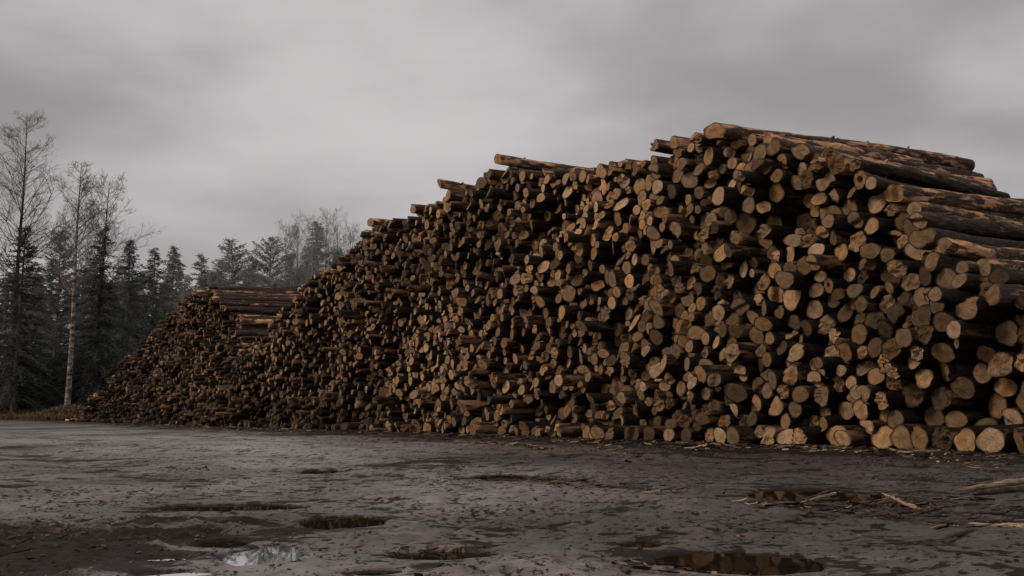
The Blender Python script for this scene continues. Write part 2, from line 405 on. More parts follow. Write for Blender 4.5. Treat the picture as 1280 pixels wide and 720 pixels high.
def low(s, z):   # the face bulges and hollows
    return 0.40 * fbm(s * 0.5 + 2, z * 0.6 + 5, 3, 111) + 0.44 * fbm((s + 0.9 * z) * 0.9, (s - z) * 0.35, 2, 117)
PRO = 1.15 * low(AS, AZ) + prng.normal(0, 0.105, n) + np.where(prng.random(n) < 0.18, prng.normal(0, 0.19, n), 0)
ground_row = AZ - AR < 0.05
PRO = np.where(ground_row, -0.22 + prng.normal(0, 0.13, n), PRO + 0.10 + 0.035 * AZ)
top_of = prof(AS) - AZ - AR
PRO = np.where((top_of < 0.25) & (~ground_row), PRO * 0.8 + 0.05, PRO)
YAW = np.radians(prng.normal(0, 1.6, n)) + np.where(ground_row, np.radians(prng.normal(0, 5, n)), 0)
PIT = np.radians(prng.normal(0, 0.9, n))
far = sstep(S_VALLEY - 2.0, S_VALLEY + 1.5, AS)
YAW = YAW - np.radians(2.5) - np.radians(5.5) * sstep(3, 11, AS) - np.radians(3) * far
PIT = PIT + np.radians(0.9)
LEN = 3.8 + 1.0 * far + prng.normal(0, 0.13, n) + np.where(prng.random(n) < 0.12, prng.normal(0, 0.5, n), 0)

LEN = np.where(AS < 10, np.minimum(LEN, 3.85), LEN)
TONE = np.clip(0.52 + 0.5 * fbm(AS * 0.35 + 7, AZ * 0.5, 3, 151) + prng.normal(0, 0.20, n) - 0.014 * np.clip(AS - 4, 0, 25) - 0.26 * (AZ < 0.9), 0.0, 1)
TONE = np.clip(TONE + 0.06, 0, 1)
logs = []     # dict per log
def front_point(s, z, pro): return Gp0 + U * s + Nn * pro + np.array([0, 0, z])
def axis_dir(yaw, pit):
    c, s = math.cos(yaw), math.sin(yaw)
    h = np.array([Nn[0] * c - Nn[1] * s, Nn[0] * s + Nn[1] * c, 0.0])      # positive yaw turns it counter-clockwise
    # the far stack is turned clockwise (more across the view)
    return np.array([h[0] * math.cos(pit), h[1] * math.cos(pit), math.sin(pit)])
for k in range(n):
    logs.append(dict(P=front_point(AS[k], AZ[k], PRO[k]), d=axis_dir(YAW[k], PIT[k]), r=AR[k], L=LEN[k], s=AS[k], z=AZ[k], ground=bool(ground_row[k]), top=top_of[k], special=None, tone=TONE[k]))
# logs lying loose along the crest
def special(px, py, r, L, yaw, pit, lab, push=0.0, stubs=0, strip=0.0):
    push = push + 0.2
    s, z = face_hit(px, py); P = front_point(s, z, 0.0) + Nn * push
    d0 = ray(px, py)                                            # slide along the line of sight so it lies over the crest
    P = ORG + d0 * (((Gp0 + Nn * push - ORG) @ Nn) / (d0 @ Nn))
    logs.append(dict(P=P, d=axis_dir(math.radians(yaw - 2), math.radians(pit + 0.9)), r=r * 0.86, L=L, s=s, z=P[2], ground=False, top=0.0, special=lab, stubs=stubs, strip=strip, tone=0.6))
special(893, 164, 0.165, 6.2, -4, -0.2, 'thick rough log with branch stubs lying along the very top of the stack', 0.05, 14, 0.8)
special(622, 199, 0.135, 3.9, 3, -1.2, 'dark log jutting out over the left shoulder of the main stack', -0.15, 3)
special(632, 215, 0.15, 4.8, 0, -0.5, 'log lying directly under the jutting shoulder log, end showing', 0.0, 2)
special(549, 229, 0.125, 3.4, 4, -1.5, 'short dark log poking out above the left slope of the main stack', -0.1, 2)
special(560, 244, 0.15, 4.6, 0, -0.6, 'thick brown log just under the short poking log', 0.05, 2)
special(463, 278, 0.15, 4.5, 0, -0.4, 'thick log end topping the lower left slope against the sky', 0.0, 2)
special(457, 292, 0.14, 4.5, 2, 0, 'log beneath the thick end on the lower left slope', 0.0, 2)
special(515, 261, 0.15, 4.5, 0, -0.4, 'squat log end sitting midway up the left slope against the sky', 0.0, 2)
special(818, 182, 0.13, 5.0, 0, -0.4, 'slim dark log end on the skyline just left of the crest', 0.05, 3)
special(842, 178, 0.13, 5.0, 0, -0.2, 'second dark log end on the skyline next to the crest', 0.08, 3)
special(868, 174, 0.14, 5.2, 0, -0.3, 'orange-faced log end on the skyline touching the crest log', 0.04, 3)

# ------------------------------------------------------------------ one log as arrays
def log_arrays(L_, fine, lr):
    r, L = L_['r'], L_['L']
    N = 26 if fine else (13 if L_['s'] < 16 else 9)
    rough_top = fine and L_['top'] < 0.3
    if fine: ts = np.array([0, 0.02, 0.08, 0.2, 0.4, 0.65, 0.95, 1.3, 1.7, 2.2, 2.7, 3.2, 3.8, 4.4, 5.0]) / 5.6 * L
    else: ts = np.array([0, 0.12, 0.45, 1.1, 2.6, 4.2]) / 5.6 * L
    if rough_top: ts = np.concatenate([[0, 0.02, 0.06], np.linspace(0.12, L - 0.1, 46)])
    ts = np.append(ts, L); M = len(ts)
    th = np.linspace(0, 2 * np.pi, N, endpoint=False)
    a2, a3, a4 = lr.normal(0, 0.085), lr.normal(0, 0.05), lr.normal(0, 0.022); p2, p3, p4 = lr.random(3) * 6.28
    butt = 0.10 * lr.random() if lr.random() < 0.35 else 0.0
    tap = lr.uniform(-0.13, 0.18)
    T, A = np.meshgrid(ts, th, indexing='ij')
    rad = r * (1 - tap * T / L) * (1 + a2 * np.cos(2 * A + p2) + a3 * np.cos(3 * A + p3 + T * 0.3) + a4 * np.cos(5 * A + p4))
    rad = rad * (1 + butt * np.exp(-T / 0.35) * (1 + 0.8 * np.cos(3 * A + p4)))
    so = lr.random() * 100
    rad = rad * (1 + 0.13 * fbm(np.cos(A) * 1.2 + so, np.sin(A) * 1.2 + T * 0.9, 2, 131)) * 0.985
    if rough_top:      # flaking plates, swellings and old branch collars
        rad = rad * (1 + 0.10 * fbm(np.cos(A) * 3.5 + so, np.sin(A) * 3.5 + T * 4.0, 3, 133) * np.clip(T / 0.1, 0, 1))
        for _ in range(int(lr.integers(3, 8))):
            t0, a0 = lr.uniform(0.3, L - 0.2), lr.uniform(0, 6.28)
            rad = rad + r * lr.uniform(0.08, 0.22) * np.exp(-((T - t0) / 0.09) ** 2 - (np.angle(np.exp(1j * (A - a0))) / 0.5) ** 2)
    bx, by = lr.normal(0, 0.022, 2) * (1.5 if fine else 1)
    ph = lr.random(2) * 3
    cx = bx * (np.sin(T / L * 4 + ph[0]) - np.sin(ph[0])); cy = by * (np.sin(T / L * 4 + ph[1]) - np.sin(ph[1]))
    X = cx + rad * np.cos(A); Y = cy + rad * np.sin(A)
    # end surface: saw tilt, felling step, splinters
    tx, ty = np.tan(np.radians(lr.normal(0, 7, 2)))
    kind = lr.random(); look = 'flat'
    na = lr.random() * 6.28; nc = lr.uniform(-0.1, 0.55); nd = lr.uniform(0.05, 0.15); amp = 0.01
    if kind < 0.24: look = 'stepped'
    elif kind < 0.42: look = 'slanted'; tx, ty = np.tan(np.radians(25 + 14 * lr.random())) * np.array([math.cos(na), math.sin(na)])
    elif kind < 0.58: look = 'splintered'; amp = 0.075
    elif kind < 0.592: look = 'hollow'
    def endz(x, y):
        z = tx * x + ty * y
        q = (x * math.cos(na) + y * math.sin(na)) / r
        if look == 'stepped': z = z + nd * sstep(nc - 0.12, nc + 0.12, q)
        return z + amp * fbm(x / r * 2.2 + so, y / r * 2.2, 3, 141)
    fade = np.clip(1 - T / 0.45, 0, 1)
    Z = T + endz(X - cx, Y - cy) * fade
    V = np.stack([X, Y, Z], -1).reshape(-1, 3)
    i = np.arange(M * N).reshape(M, N)
    q = np.stack([i[:-1], i[1:], np.roll(i, -1, 1)[1:], np.roll(i, -1, 1)[:-1]], -1).reshape(-1, 4)
    sm = [np.ones(len(q), bool)]
    # bark lip ring at the front, slightly inset
    lip = lr.uniform(0.90, 0.955)
    lx, ly = X[0] * lip, Y[0] * lip
    lipz = endz(lx, ly) + 0.004
    base = len(V)
    V = np.vstack([V, np.stack([lx, ly, lipz], -1)])
    j = base + np.arange(N)
    q2 = np.stack([i[0], np.roll(i[0], -1), np.roll(j, -1), j], -1)
    q = np.vstack([q, q2]); sm.append(np.zeros(N, bool))
    # back end
    V = np.vstack([V, [[cx[-1, 0], cy[-1, 0], L + 0.01]]])
    tb = np.stack([i[-1], np.full(N, len(V) - 1), np.roll(i[-1], -1)], -1)
    # branch stubs
    for _ in range(L_.get('stubs', 0)):
        t0 = lr.uniform(0.3, L - 0.3); a0 = lr.uniform(0.1, 3.0); rr = lr.uniform(0.012, 0.026); hh = lr.uniform(0.03, 0.075)
        ring = np.linspace(0, 2 * np.pi, 6, endpoint=False)
        up = -np.array([math.cos(a0), math.sin(a0), 0]) if False else np.array([math.cos(a0), math.sin(a0), 0.35])
        e1 = np.array([-math.sin(a0), math.cos(a0), 0]); e2 = np.array([0, 0, 1.0])
        c0 = np.array([np.interp(t0, ts, cx[:, 0] + np.cos(a0) * np.array([np.interp(a0, th, rad[j_]) for j_ in range(M)]) * 0.9), np.interp(t0, ts, cy[:, 0] + np.sin(a0) * np.array([np.interp(a0, th, rad[j_]) for j_ in range(M)]) * 0.9), t0]); b = len(V)
        r0 = c0 + rr * 1.5 * (np.cos(ring)[:, None] * e1 + np.sin(ring)[:, None] * e2)
        r1 = c0 + up * hh * 0.8 + rr * (np.cos(ring)[:, None] * e1 + np.sin(ring)[:, None] * e2)
        V = np.vstack([V, r0, r1, [c0 + up * hh]])
        k0 = b + np.arange(6); k1 = k0 + 6
        q = np.vstack([q, np.stack([k0, np.roll(k0, -1), np.roll(k1, -1), k1], -1)]); sm.append(np.ones(6, bool))
        tb = np.vstack([tb, np.stack([k1, np.roll(k1, -1), np.full(6, b + 12)], -1)])
    off = lr.random(3) * 50
    lco = V + off
    sm = np.concatenate(sm + [np.zeros(len(tb), bool)])
    # cut face
    fr = [1.0, 0.72, 0.42, 0.16] if fine else [1.0, 0.5]
    cv, cl = [], []
    for f in fr:
        x, y = X[0] * lip * f, Y[0] * lip * f
        z = endz(x, y) + 0.004 - 0.008 * (1 - f)
        if look == 'hollow': z = z + 0.12 * (f < 0.3)
        cv.append(np.stack([x, y, z], -1)); cl.append(np.stack([x / r, y / r, np.full(N, lr.random() * 0.02)], -1))
    z0 = endz(np.zeros(1), np.zeros(1))[0] + (0.14 if look == 'hollow' else 0)
    cv.append(np.array([[0, 0, z0]])); cl.append(np.array([[0, 0, 0.0]]))
    cv = np.vstack(cv); cl = np.vstack(cl); cl[:, 2] += lr.random() * 60
    ci = np.arange(len(fr) * N).reshape(len(fr), N)
    cq = np.stack([ci[:-1], np.roll(ci, -1, 1)[:-1], np.roll(ci, -1, 1)[1:], ci[1:]], -1).reshape(-1, 4)
    ct = np.stack([ci[-1], np.roll(ci[-1], -1), np.full(N, len(cv) - 1)], -1)
    rnd = lr.random() if not L_.get('strip') else L_['strip']
    return dict(V=V, q=q, t=tb, sm=sm, lco=lco, cv=cv, cq=cq, ct=ct, cl=cl, rnd=rnd, look=look)

def frame_of(L_, roll=0.0):
    z = L_['d'] / np.linalg.norm(L_['d']); x = np.cross([0, 0, 1.0], z); x /= np.linalg.norm(x); y = np.cross(z, x)
    return np.stack([x, y, z], 1)        # columns: local axes; local y is up

# choose the logs that show largest
cand = []
for k, L_ in enumerate(logs):
    x, y, w = project(L_['P'])
    inside = -10 < x < 1292 and -10 < y < 730
    sc_ = L_['r'] / w * (1.5 if L_['top'] < 0.2 else 1.0) * (1.1 if L_['ground'] else 1.0)
    L_['px'], L_['py'] = x, y
    if L_['special']: sc_ = 9
    cand.append((sc_ if inside else -1, k))
cand.sort(reverse=True)
chosen = set(k for s_, k in cand[:298] if s_ > 0)

# labels: counted along the ground row, then upward
_ones = ['', 'first', 'second', 'third', 'fourth', 'fifth', 'sixth', 'seventh', 'eighth', 'ninth', 'tenth', 'eleventh', 'twelfth', 'thirteenth', 'fourteenth', 'fifteenth',
         'sixteenth', 'seventeenth', 'eighteenth', 'nineteenth']
_tens = ['', '', 'twent', 'thirt', 'fort', 'fift', 'sixt', 'sevent', 'eight', 'ninet']
def ordinal(k):
    if k < 20: return _ones[k]
    if k >= 100: return 'hundredth' if k == 100 else 'hundred-and-' + ordinal(k - 100)
    return _tens[k // 10] + ('ieth' if k % 10 == 0 else 'y-' + _ones[k % 10])
ORD = [ordinal(k) for k in range(1, 200)]
gl = sorted([k for k in range(len(logs)) if logs[k]['ground'] and logs[k]['px'] < 1278], key=lambda k: -logs[k]['px'])
gpx = np.array([logs[k]['px'] for k in gl])
colm = {}
for k, L_ in enumerate(logs):
    if L_['ground'] or L_['special'] or not (-10 < L_['px'] < 1292): continue
    g = int(np.argmin(abs(gpx - L_['px']))); colm.setdefault(g, []).append(k)
rank = {}
for g, ks in colm.items():
    for i_, k in enumerate(sorted(ks, key=lambda k: -logs[k]['py'])): rank[k] = (g, i_, len(ks))
def make_label(k, look):
    L_ = logs[k]
    if L_['special']: return L_['special']
    size = 'slim' if L_['r'] < 0.118 else ('thick' if L_['r'] > 0.155 else 'mid-sized')
    lk = {'flat': 'flat-sawn', 'stepped': 'step-cut', 'slanted': 'slant-cut', 'splintered': 'ragged', 'hollow': 'hollow-hearted'}[look]
    if L_['ground']:
        return f'{size} {lk} log on the mud, {ORD[gl.index(k)]} ground log from the right edge' if k in gl else f'{size} {lk} log on the mud cut off by the right edge'
    g, i_, m_ = rank[k]
    if i_ > m_ // 2: return f'{size} {lk} log, {ORD[m_ - 1 - i_]} down from the top over the {ORD[g]} ground log from the right'
    return f'{size} {lk} log, {ORD[i_]} up above the {ORD[g]} ground log from the right'

stuff = dict(V=[], q=[], t=[], qm=[], tm=[], sm_q=[], sm_t=[], lco=[], rnd=[], tone=[], top=[]); nv = 0
for k, L_ in enumerate(logs):
    lr = np.random.default_rng(1000 + k)
    fine = k in chosen
    if fine and L_['top'] < 0.3 and not L_.get('stubs'): L_['stubs'] = int(lr.integers(0, 7))
    g = log_arrays(L_, fine, lr); Fm = frame_of(L_)
    if fine:
        M4 = Matrix.Identity(4)
        for a in range(3):
            for b in range(3): M4[a][b] = Fm[a, b]
            M4[a][3] = L_['P'][a]
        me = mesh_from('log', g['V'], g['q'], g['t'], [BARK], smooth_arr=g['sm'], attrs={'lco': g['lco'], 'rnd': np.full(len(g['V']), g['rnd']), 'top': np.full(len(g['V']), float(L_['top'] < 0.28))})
        o = add_obj('log', me, label=make_label(k, g['look']), cat='log', group='logs in the great stack')
        o.matrix_world = M4
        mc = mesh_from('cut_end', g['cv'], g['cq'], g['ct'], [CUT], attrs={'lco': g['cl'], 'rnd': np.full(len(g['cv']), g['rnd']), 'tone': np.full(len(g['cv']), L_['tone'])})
        add_obj('cut_end', mc, parent=o)
    else:
        W = g['V'] @ Fm.T + L_['P']; C = g['cv'] @ Fm.T + L_['P']
        stuff['V'] += [W, C]; a, b = nv, nv + len(W); nv += len(W) + len(C)
        stuff['q'] += [g['q'] + a, g['cq'] + b]; stuff['t'] += [g['t'] + a, g['ct'] + b]
        stuff['qm'] += [np.zeros(len(g['q'])), np.ones(len(g['cq']))]; stuff['tm'] += [np.zeros(len(g['t'])), np.ones(len(g['ct']))]
        stuff['sm_q'] += [g['sm'][:len(g['q'])], np.zeros(len(g['cq']))]; stuff['sm_t'] += [np.zeros(len(g['t'])), np.zeros(len(g['ct']))]
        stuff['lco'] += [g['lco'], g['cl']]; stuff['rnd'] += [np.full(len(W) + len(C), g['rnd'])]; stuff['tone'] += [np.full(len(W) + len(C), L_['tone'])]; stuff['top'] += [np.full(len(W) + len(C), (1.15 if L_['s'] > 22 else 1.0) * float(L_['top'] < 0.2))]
cat_ = {k: np.concatenate(v) for k, v in stuff.items()}
me = mesh_from('stacked_logs', cat_['V'], cat_['q'], cat_['t'], [BARK, CUT], smooth_arr=np.concatenate([cat_['sm_q'], cat_['sm_t']]),
               qmat=cat_['qm'], tmat=cat_['tm'], attrs={'lco': cat_['lco'], 'rnd': cat_['rnd'], 'tone': cat_['tone'], 'top': cat_['top']})
add_obj('stacked_logs', me, label='mass of smaller-looking stacked logs in the middle and far part of the stack', cat='logs', kind='stuff')
print('individual logs', len(chosen))

# ------------------------------------------------------------------ trees
def tubes(paths, sides=3):
    """paths: list of (points (m,3), radii (m,)) -> verts, quads"""
    V, Q = [], []; nb = 0
    ang = np.linspace(0, 2 * np.pi, sides, endpoint=False)
    for P, R in paths:
        P = np.asarray(P); R = np.asarray(R); m = len(P)
        T = np.gradient(P, axis=0); T /= np.linalg.norm(T, axis=1)[:, None] + 1e-9
        ref = np.array([0, 0, 1.0]) if abs(T[0, 2]) < 0.9 else np.array([1.0, 0, 0])
        E1 = np.cross(T, ref); E1 /= np.linalg.norm(E1, axis=1)[:, None] + 1e-9; E2 = np.cross(T, E1)
        v = P[:, None] + R[:, None, None] * (np.cos(ang)[None, :, None] * E1[:, None] + np.sin(ang)[None, :, None] * E2[:, None])
        V.append(v.reshape(-1, 3)); i = nb + np.arange(m * sides).reshape(m, sides); nb += m * sides
        Q.append(np.stack([i[:-1], np.roll(i, -1, 1)[:-1], np.roll(i, -1, 1)[1:], i[1:]], -1).reshape(-1, 4))
    return np.vstack(V), np.vstack(Q)

def conifer(H, R, tr, bare=0.12, dens=1.0, pine=False):
    tp = np.linspace(0, H, 9); lean = tr.normal(0, 0.012, 2)
    P = np.stack([lean[0] * tp + 0.05 * np.sin(tp * 0.6), lean[1] * tp, tp], -1)
    trunk = tubes([(P, np.linspace(0.13, 0.015, 9) * H / 11)], 7)
    limbs = []; SV = []; 
    nb = int(H * 22 * dens); 
    for k in range(nb):
        h = bare + (1 - bare) * (k + tr.random()) / nb
        z = h * H
        q = (h - bare) / (1 - bare)
        ln = R * ((1 - q) ** (0.75 if not pine else 0.5) * (0.62 + 0.38 * min(1, q * 5 + 0.5))) * tr.uniform(0.5, 1.18) + 0.10
        if tr.random() < 0.06: ln *= 0.3
        az = tr.random() * 6.283; el0 = 0.45 * q - 0.05 + tr.normal(0, 0.12) + (0.35 if pine else 0); droop = (0.55 * (1 - q) + 0.1) * (0.4 if pine else 1)
        m = 5; u = np.linspace(0, 1, m)
        hr = ln * u; zz = z + ln * (el0 * u - droop * u * u)
        x0 = np.interp(z, tp, P[:, 0]); y0 = np.interp(z, tp, P[:, 1])
        br = np.stack([x0 + hr * math.cos(az), y0 + hr * math.sin(az), zz], -1)
        limbs.append((br, np.linspace(0.022, 0.005, m) * (0.4 + ln / R)))
        ns = int((18 + 48 * ln / 1.5) * (0.8 + 0.4 * tr.random()))
        uu = 1 - tr.random(ns) * 0.92
        pos = np.stack([np.interp(uu, u, br[:, j]) for j in range(3)], -1) + tr.normal(0, 0.05, (ns, 3))
        a2 = az + tr.normal(0, 0.85, ns); dl = tr.normal(-0.22, 0.3, ns) + (0.25 if pine else 0)
        d = np.stack([np.cos(a2) * np.cos(dl), np.sin(a2) * np.cos(dl), np.sin(dl)], -1)
        sl = tr.uniform(0.10, 0.26, ns)[:, None] * (0.75 + 0.35 * ln); w = tr.uniform(0.014, 0.034, ns)[:, None]
        e = np.cross(d, tr.normal(0, 1, (ns, 3))); e /= np.linalg.norm(e, axis=1)[:, None]
        SV.append(np.stack([pos - e * w * 0.5, pos + d * sl * 0.5 - e * w, pos + d * sl, pos + d * sl * 0.5 + e * w], 1))
    S = np.vstack(SV); ns = len(S)
    sv = S.reshape(-1, 3); sq = np.arange(ns * 4).reshape(ns, 4)
    rv = np.repeat(np.clip(tr.normal(0.45, 0.25, ns), 0, 1), 4)
    return trunk, tubes(limbs, 3), (sv, sq, rv)

def bare_tree(H, tr, spread=0.30, start=0.25, up=0.9, nprim=46, rt=0.011, wob=0.04):
    tp = np.linspace(0, H, 12)
    P = np.stack([wob * np.sin(tp * 0.5 + tr.random() * 6) + 0.0 * tp, wob * np.sin(tp * 0.43 + 2), tp], -1)
    trunk = tubes([(P, np.maximum(H * rt * (1 - tp / H) ** 0.8, 0.012))], 8)
    paths = []
    def grow(p, d, ln, r, lev):
        m = 4 if lev < 2 else 3
        pts = [p]; dd = d.copy()
        for _ in range(m - 1):
            dd = dd + tr.normal(0, 0.10, 3) + np.array([0, 0, 0.08]); dd /= np.linalg.norm(dd); pts.append(pts[-1] + dd * ln / (m - 1))
        pts = np.array(pts); paths.append((pts, np.linspace(r, r * 0.45, m)))
        if lev >= 3: return
        nchild = [9, 5, 3][lev] if ln > 0.25 else 2
        for _ in range(nchild):
            u = tr.uniform(0.2, 1.0); i = u * (m - 1); i0 = min(int(i), m - 2)
            q = pts[i0] + (pts[i0 + 1] - pts[i0]) * (i - i0)
            sd = np.cross(dd, tr.normal(0, 1, 3)); sd /= np.linalg.norm(sd)
            nd = dd * 0.75 + sd * tr.uniform(0.45, 0.95); nd /= np.linalg.norm(nd)
            grow(q, nd, ln * tr.uniform(0.3, 0.55) * (1.2 - 0.5 * u), max(r * 0.42, 0.0045), lev + 1)
    for k in range(nprim):
        h = start + (0.985 - start) * (k + tr.random()) / nprim; q = (h - start) / (1 - start)
        ln = H * spread * (0.25 + 0.75 * (1 - q)) * min(1, 0.4 + q * 3) * tr.uniform(0.55, 1.1)
        az = tr.random() * 6.283; d = np.array([math.cos(az), math.sin(az), up * tr.uniform(0.75, 1.25)]); d /= np.linalg.norm(d)
        p = np.array([np.interp(h * H, tp, P[:, 0]), np.interp(h * H, tp, P[:, 1]), h * H])
        grow(p, d, ln, 0.012 + 0.02 * (1 - q) * H / 14, 0)
    return trunk, tubes(paths, 3)

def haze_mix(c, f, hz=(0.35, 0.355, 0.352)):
    return tuple(a * (1 - f) + b * f for a, b in zip(c, hz))  # distance haze is painted into needle, bark and twig colours as pale grey
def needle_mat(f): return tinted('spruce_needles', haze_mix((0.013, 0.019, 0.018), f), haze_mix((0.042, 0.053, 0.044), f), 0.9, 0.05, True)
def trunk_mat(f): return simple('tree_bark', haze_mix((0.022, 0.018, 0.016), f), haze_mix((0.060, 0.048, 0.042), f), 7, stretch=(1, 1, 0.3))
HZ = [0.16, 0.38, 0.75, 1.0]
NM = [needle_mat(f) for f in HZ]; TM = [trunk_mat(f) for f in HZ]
DARKB = simple('dark_tree_bark', (0.022, 0.017, 0.015), (0.075, 0.058, 0.050), 5, stretch=(1, 1, 0.3))
BIRCH = simple('birch_bark', (0.035, 0.027, 0.024), (0.30, 0.25, 0.215), 3.2, stretch=(1, 1, 2.2), mid=(0.42, 0.60))
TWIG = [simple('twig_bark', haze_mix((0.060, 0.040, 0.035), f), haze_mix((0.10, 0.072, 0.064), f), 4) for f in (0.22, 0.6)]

def gz(x, y): return float(ground_h(np.array([x]), np.array([y]), False)[0])
conifer_cache = {}
def get_conifer(v, haze):
    if (v, haze) in conifer_cache: return conifer_cache[(v, haze)]
    tr = np.random.default_rng(500 + v)
    if ('g', v) not in conifer_cache:
        conifer_cache[('g', v)] = [conifer(11, 2.35, tr, 0.08), conifer(11, 1.9, tr, 0.05, 1.0), conifer(11, 2.1, tr, 0.18, 0.9, True), conifer(11, 1.65, tr, 0.1, 1.05), conifer(11, 2.6, tr, 0.22, 0.85, True)][v]
    tk, lb, sp = conifer_cache[('g', v)]
    # crown: needle sprays with the limbs they hang on
    V = np.vstack([sp[0], lb[0]]); q = np.vstack([sp[1], lb[1] + len(sp[0])]); qm = np.concatenate([np.zeros(len(sp[1])), np.ones(len(lb[1]))])
    rv = np.concatenate([sp[2], np.full(len(lb[0]), 0.3)])
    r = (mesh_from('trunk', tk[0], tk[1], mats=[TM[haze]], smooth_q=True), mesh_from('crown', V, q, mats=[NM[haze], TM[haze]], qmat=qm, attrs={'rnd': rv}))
    conifer_cache[(v, haze)] = r; return r
def put_conifer(px, ptop, Y, v, haze, wide, lab):
    X = (px - CX) / F_PX * Y; top = at_depth(px, ptop, Y)[2]; X = at_depth(px, 480, Y)[0]
    z0 = gz(X, Y) - 0.1
    e = bpy.data.objects.new('spruce_tree' if v not in (2, 4) else 'pine_tree', None); COL.objects.link(e)
    e.location = (X, Y, z0); s = (top - z0) / 11; e.scale = (s * wide, s * wide, s); e.rotation_euler = (0, 0, random.random() * 6.28)
    e['label'] = lab; e['category'] = 'tree'; e['group'] = 'conifers along the wood edge'
    mt, mc = get_conifer(v, haze)
    add_obj('trunk', mt, parent=e); add_obj('crown', mc, parent=e)
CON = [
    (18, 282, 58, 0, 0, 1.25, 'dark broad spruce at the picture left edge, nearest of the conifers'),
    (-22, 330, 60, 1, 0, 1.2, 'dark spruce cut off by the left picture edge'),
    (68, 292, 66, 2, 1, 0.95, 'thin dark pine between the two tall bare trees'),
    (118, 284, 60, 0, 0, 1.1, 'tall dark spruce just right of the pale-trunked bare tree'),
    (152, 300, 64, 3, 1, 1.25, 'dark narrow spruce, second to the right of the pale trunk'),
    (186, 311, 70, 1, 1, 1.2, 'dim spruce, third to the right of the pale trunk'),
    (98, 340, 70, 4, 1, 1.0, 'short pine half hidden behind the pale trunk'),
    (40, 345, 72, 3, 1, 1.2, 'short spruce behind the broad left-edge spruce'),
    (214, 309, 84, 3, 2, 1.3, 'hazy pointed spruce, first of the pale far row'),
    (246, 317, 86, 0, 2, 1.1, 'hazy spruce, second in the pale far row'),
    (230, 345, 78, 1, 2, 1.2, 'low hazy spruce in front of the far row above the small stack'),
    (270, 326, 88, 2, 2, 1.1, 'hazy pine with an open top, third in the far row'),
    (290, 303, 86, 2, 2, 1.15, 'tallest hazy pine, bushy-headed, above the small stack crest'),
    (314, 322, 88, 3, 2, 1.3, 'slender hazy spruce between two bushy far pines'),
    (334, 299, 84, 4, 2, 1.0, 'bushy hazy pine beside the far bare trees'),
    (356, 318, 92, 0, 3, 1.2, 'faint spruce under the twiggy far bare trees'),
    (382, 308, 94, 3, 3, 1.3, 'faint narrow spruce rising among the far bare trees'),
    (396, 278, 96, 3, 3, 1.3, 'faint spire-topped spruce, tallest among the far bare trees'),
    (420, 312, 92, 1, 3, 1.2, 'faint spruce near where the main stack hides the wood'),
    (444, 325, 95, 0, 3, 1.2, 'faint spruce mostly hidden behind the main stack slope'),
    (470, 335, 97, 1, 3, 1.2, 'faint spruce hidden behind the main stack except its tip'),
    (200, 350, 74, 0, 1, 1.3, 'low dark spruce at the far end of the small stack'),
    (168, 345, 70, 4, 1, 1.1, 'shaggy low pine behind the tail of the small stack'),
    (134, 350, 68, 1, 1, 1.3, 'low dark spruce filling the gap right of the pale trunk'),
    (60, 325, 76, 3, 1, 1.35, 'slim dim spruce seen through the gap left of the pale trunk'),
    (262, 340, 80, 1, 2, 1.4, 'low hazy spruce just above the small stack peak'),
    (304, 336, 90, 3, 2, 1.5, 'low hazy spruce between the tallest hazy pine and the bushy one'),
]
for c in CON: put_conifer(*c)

def put_bare(px, pbase, ptop, Y, H0, lab, bark, twig, seed, tilt=0.0, grp='tall bare trees by the yard', name='bare_tree', **kw):
    X = at_depth(px, pbase, Y)[0]; z0 = gz(X, Y) - 0.1; H = at_depth(px, ptop, Y)[2] - z0
    tk, cr = bare_tree(H, np.random.default_rng(seed), **kw)
    e = bpy.data.objects.new(name, None); COL.objects.link(e); e.location = (X, Y, z0); e.rotation_euler = (0, tilt, 0)
    e['label'] = lab; e['category'] = 'tree'; e['group'] = grp
    add_obj('trunk', mesh_from('trunk', *tk, mats=[bark], smooth_q=True), parent=e)
    add_obj('crown', mesh_from('crown', *cr, mats=[twig]), parent=e)
put_bare(13, 512, 146, 61.5, 0, 'tallest bare tree, dark-trunked, rising behind the left-edge spruce', DARKB, TWIG[0], 3, 0.0, spread=0.27, start=0.40, nprim=64, up=0.75)
put_bare(84, 512, 203, 56, 0, 'bare tree with a pale blotched trunk standing on the grassy bank', BIRCH, TWIG[0], 4, 0.008, spread=0.25, start=0.42, nprim=56, rt=0.0125, up=0.8)
put_bare(114, 505, 226, 60, 0, 'slanting bare tree with fine twigs behind the dark spruce', DARKB, TWIG[0], 5, 0.035, spread=0.30, start=0.45, nprim=40, up=1.0)
for i_, (px, pt, Y, lab) in enumerate([(352, 285, 90, 'twiggy far bare tree, leftmost of the faint cluster'), (368, 276, 92, 'twiggy far bare tree, second from the left of the faint cluster'),
        (386, 280, 89, 'twiggy far bare tree left of the faint spire'), (404, 272, 91, 'twiggy far bare tree just right of the faint spire'),
        (418, 278, 93, 'twiggy far bare tree, second right of the faint spire'), (434, 286, 90, 'twiggy far bare tree touching the main stack slope')]):
    put_bare(px, 500, pt, Y, 0, lab, TM[3], TWIG[1], 20 + i_, 0.0, 'faint bare trees beyond the stack', spread=0.30, start=0.28, nprim=60, up=1.5, rt=0.009)

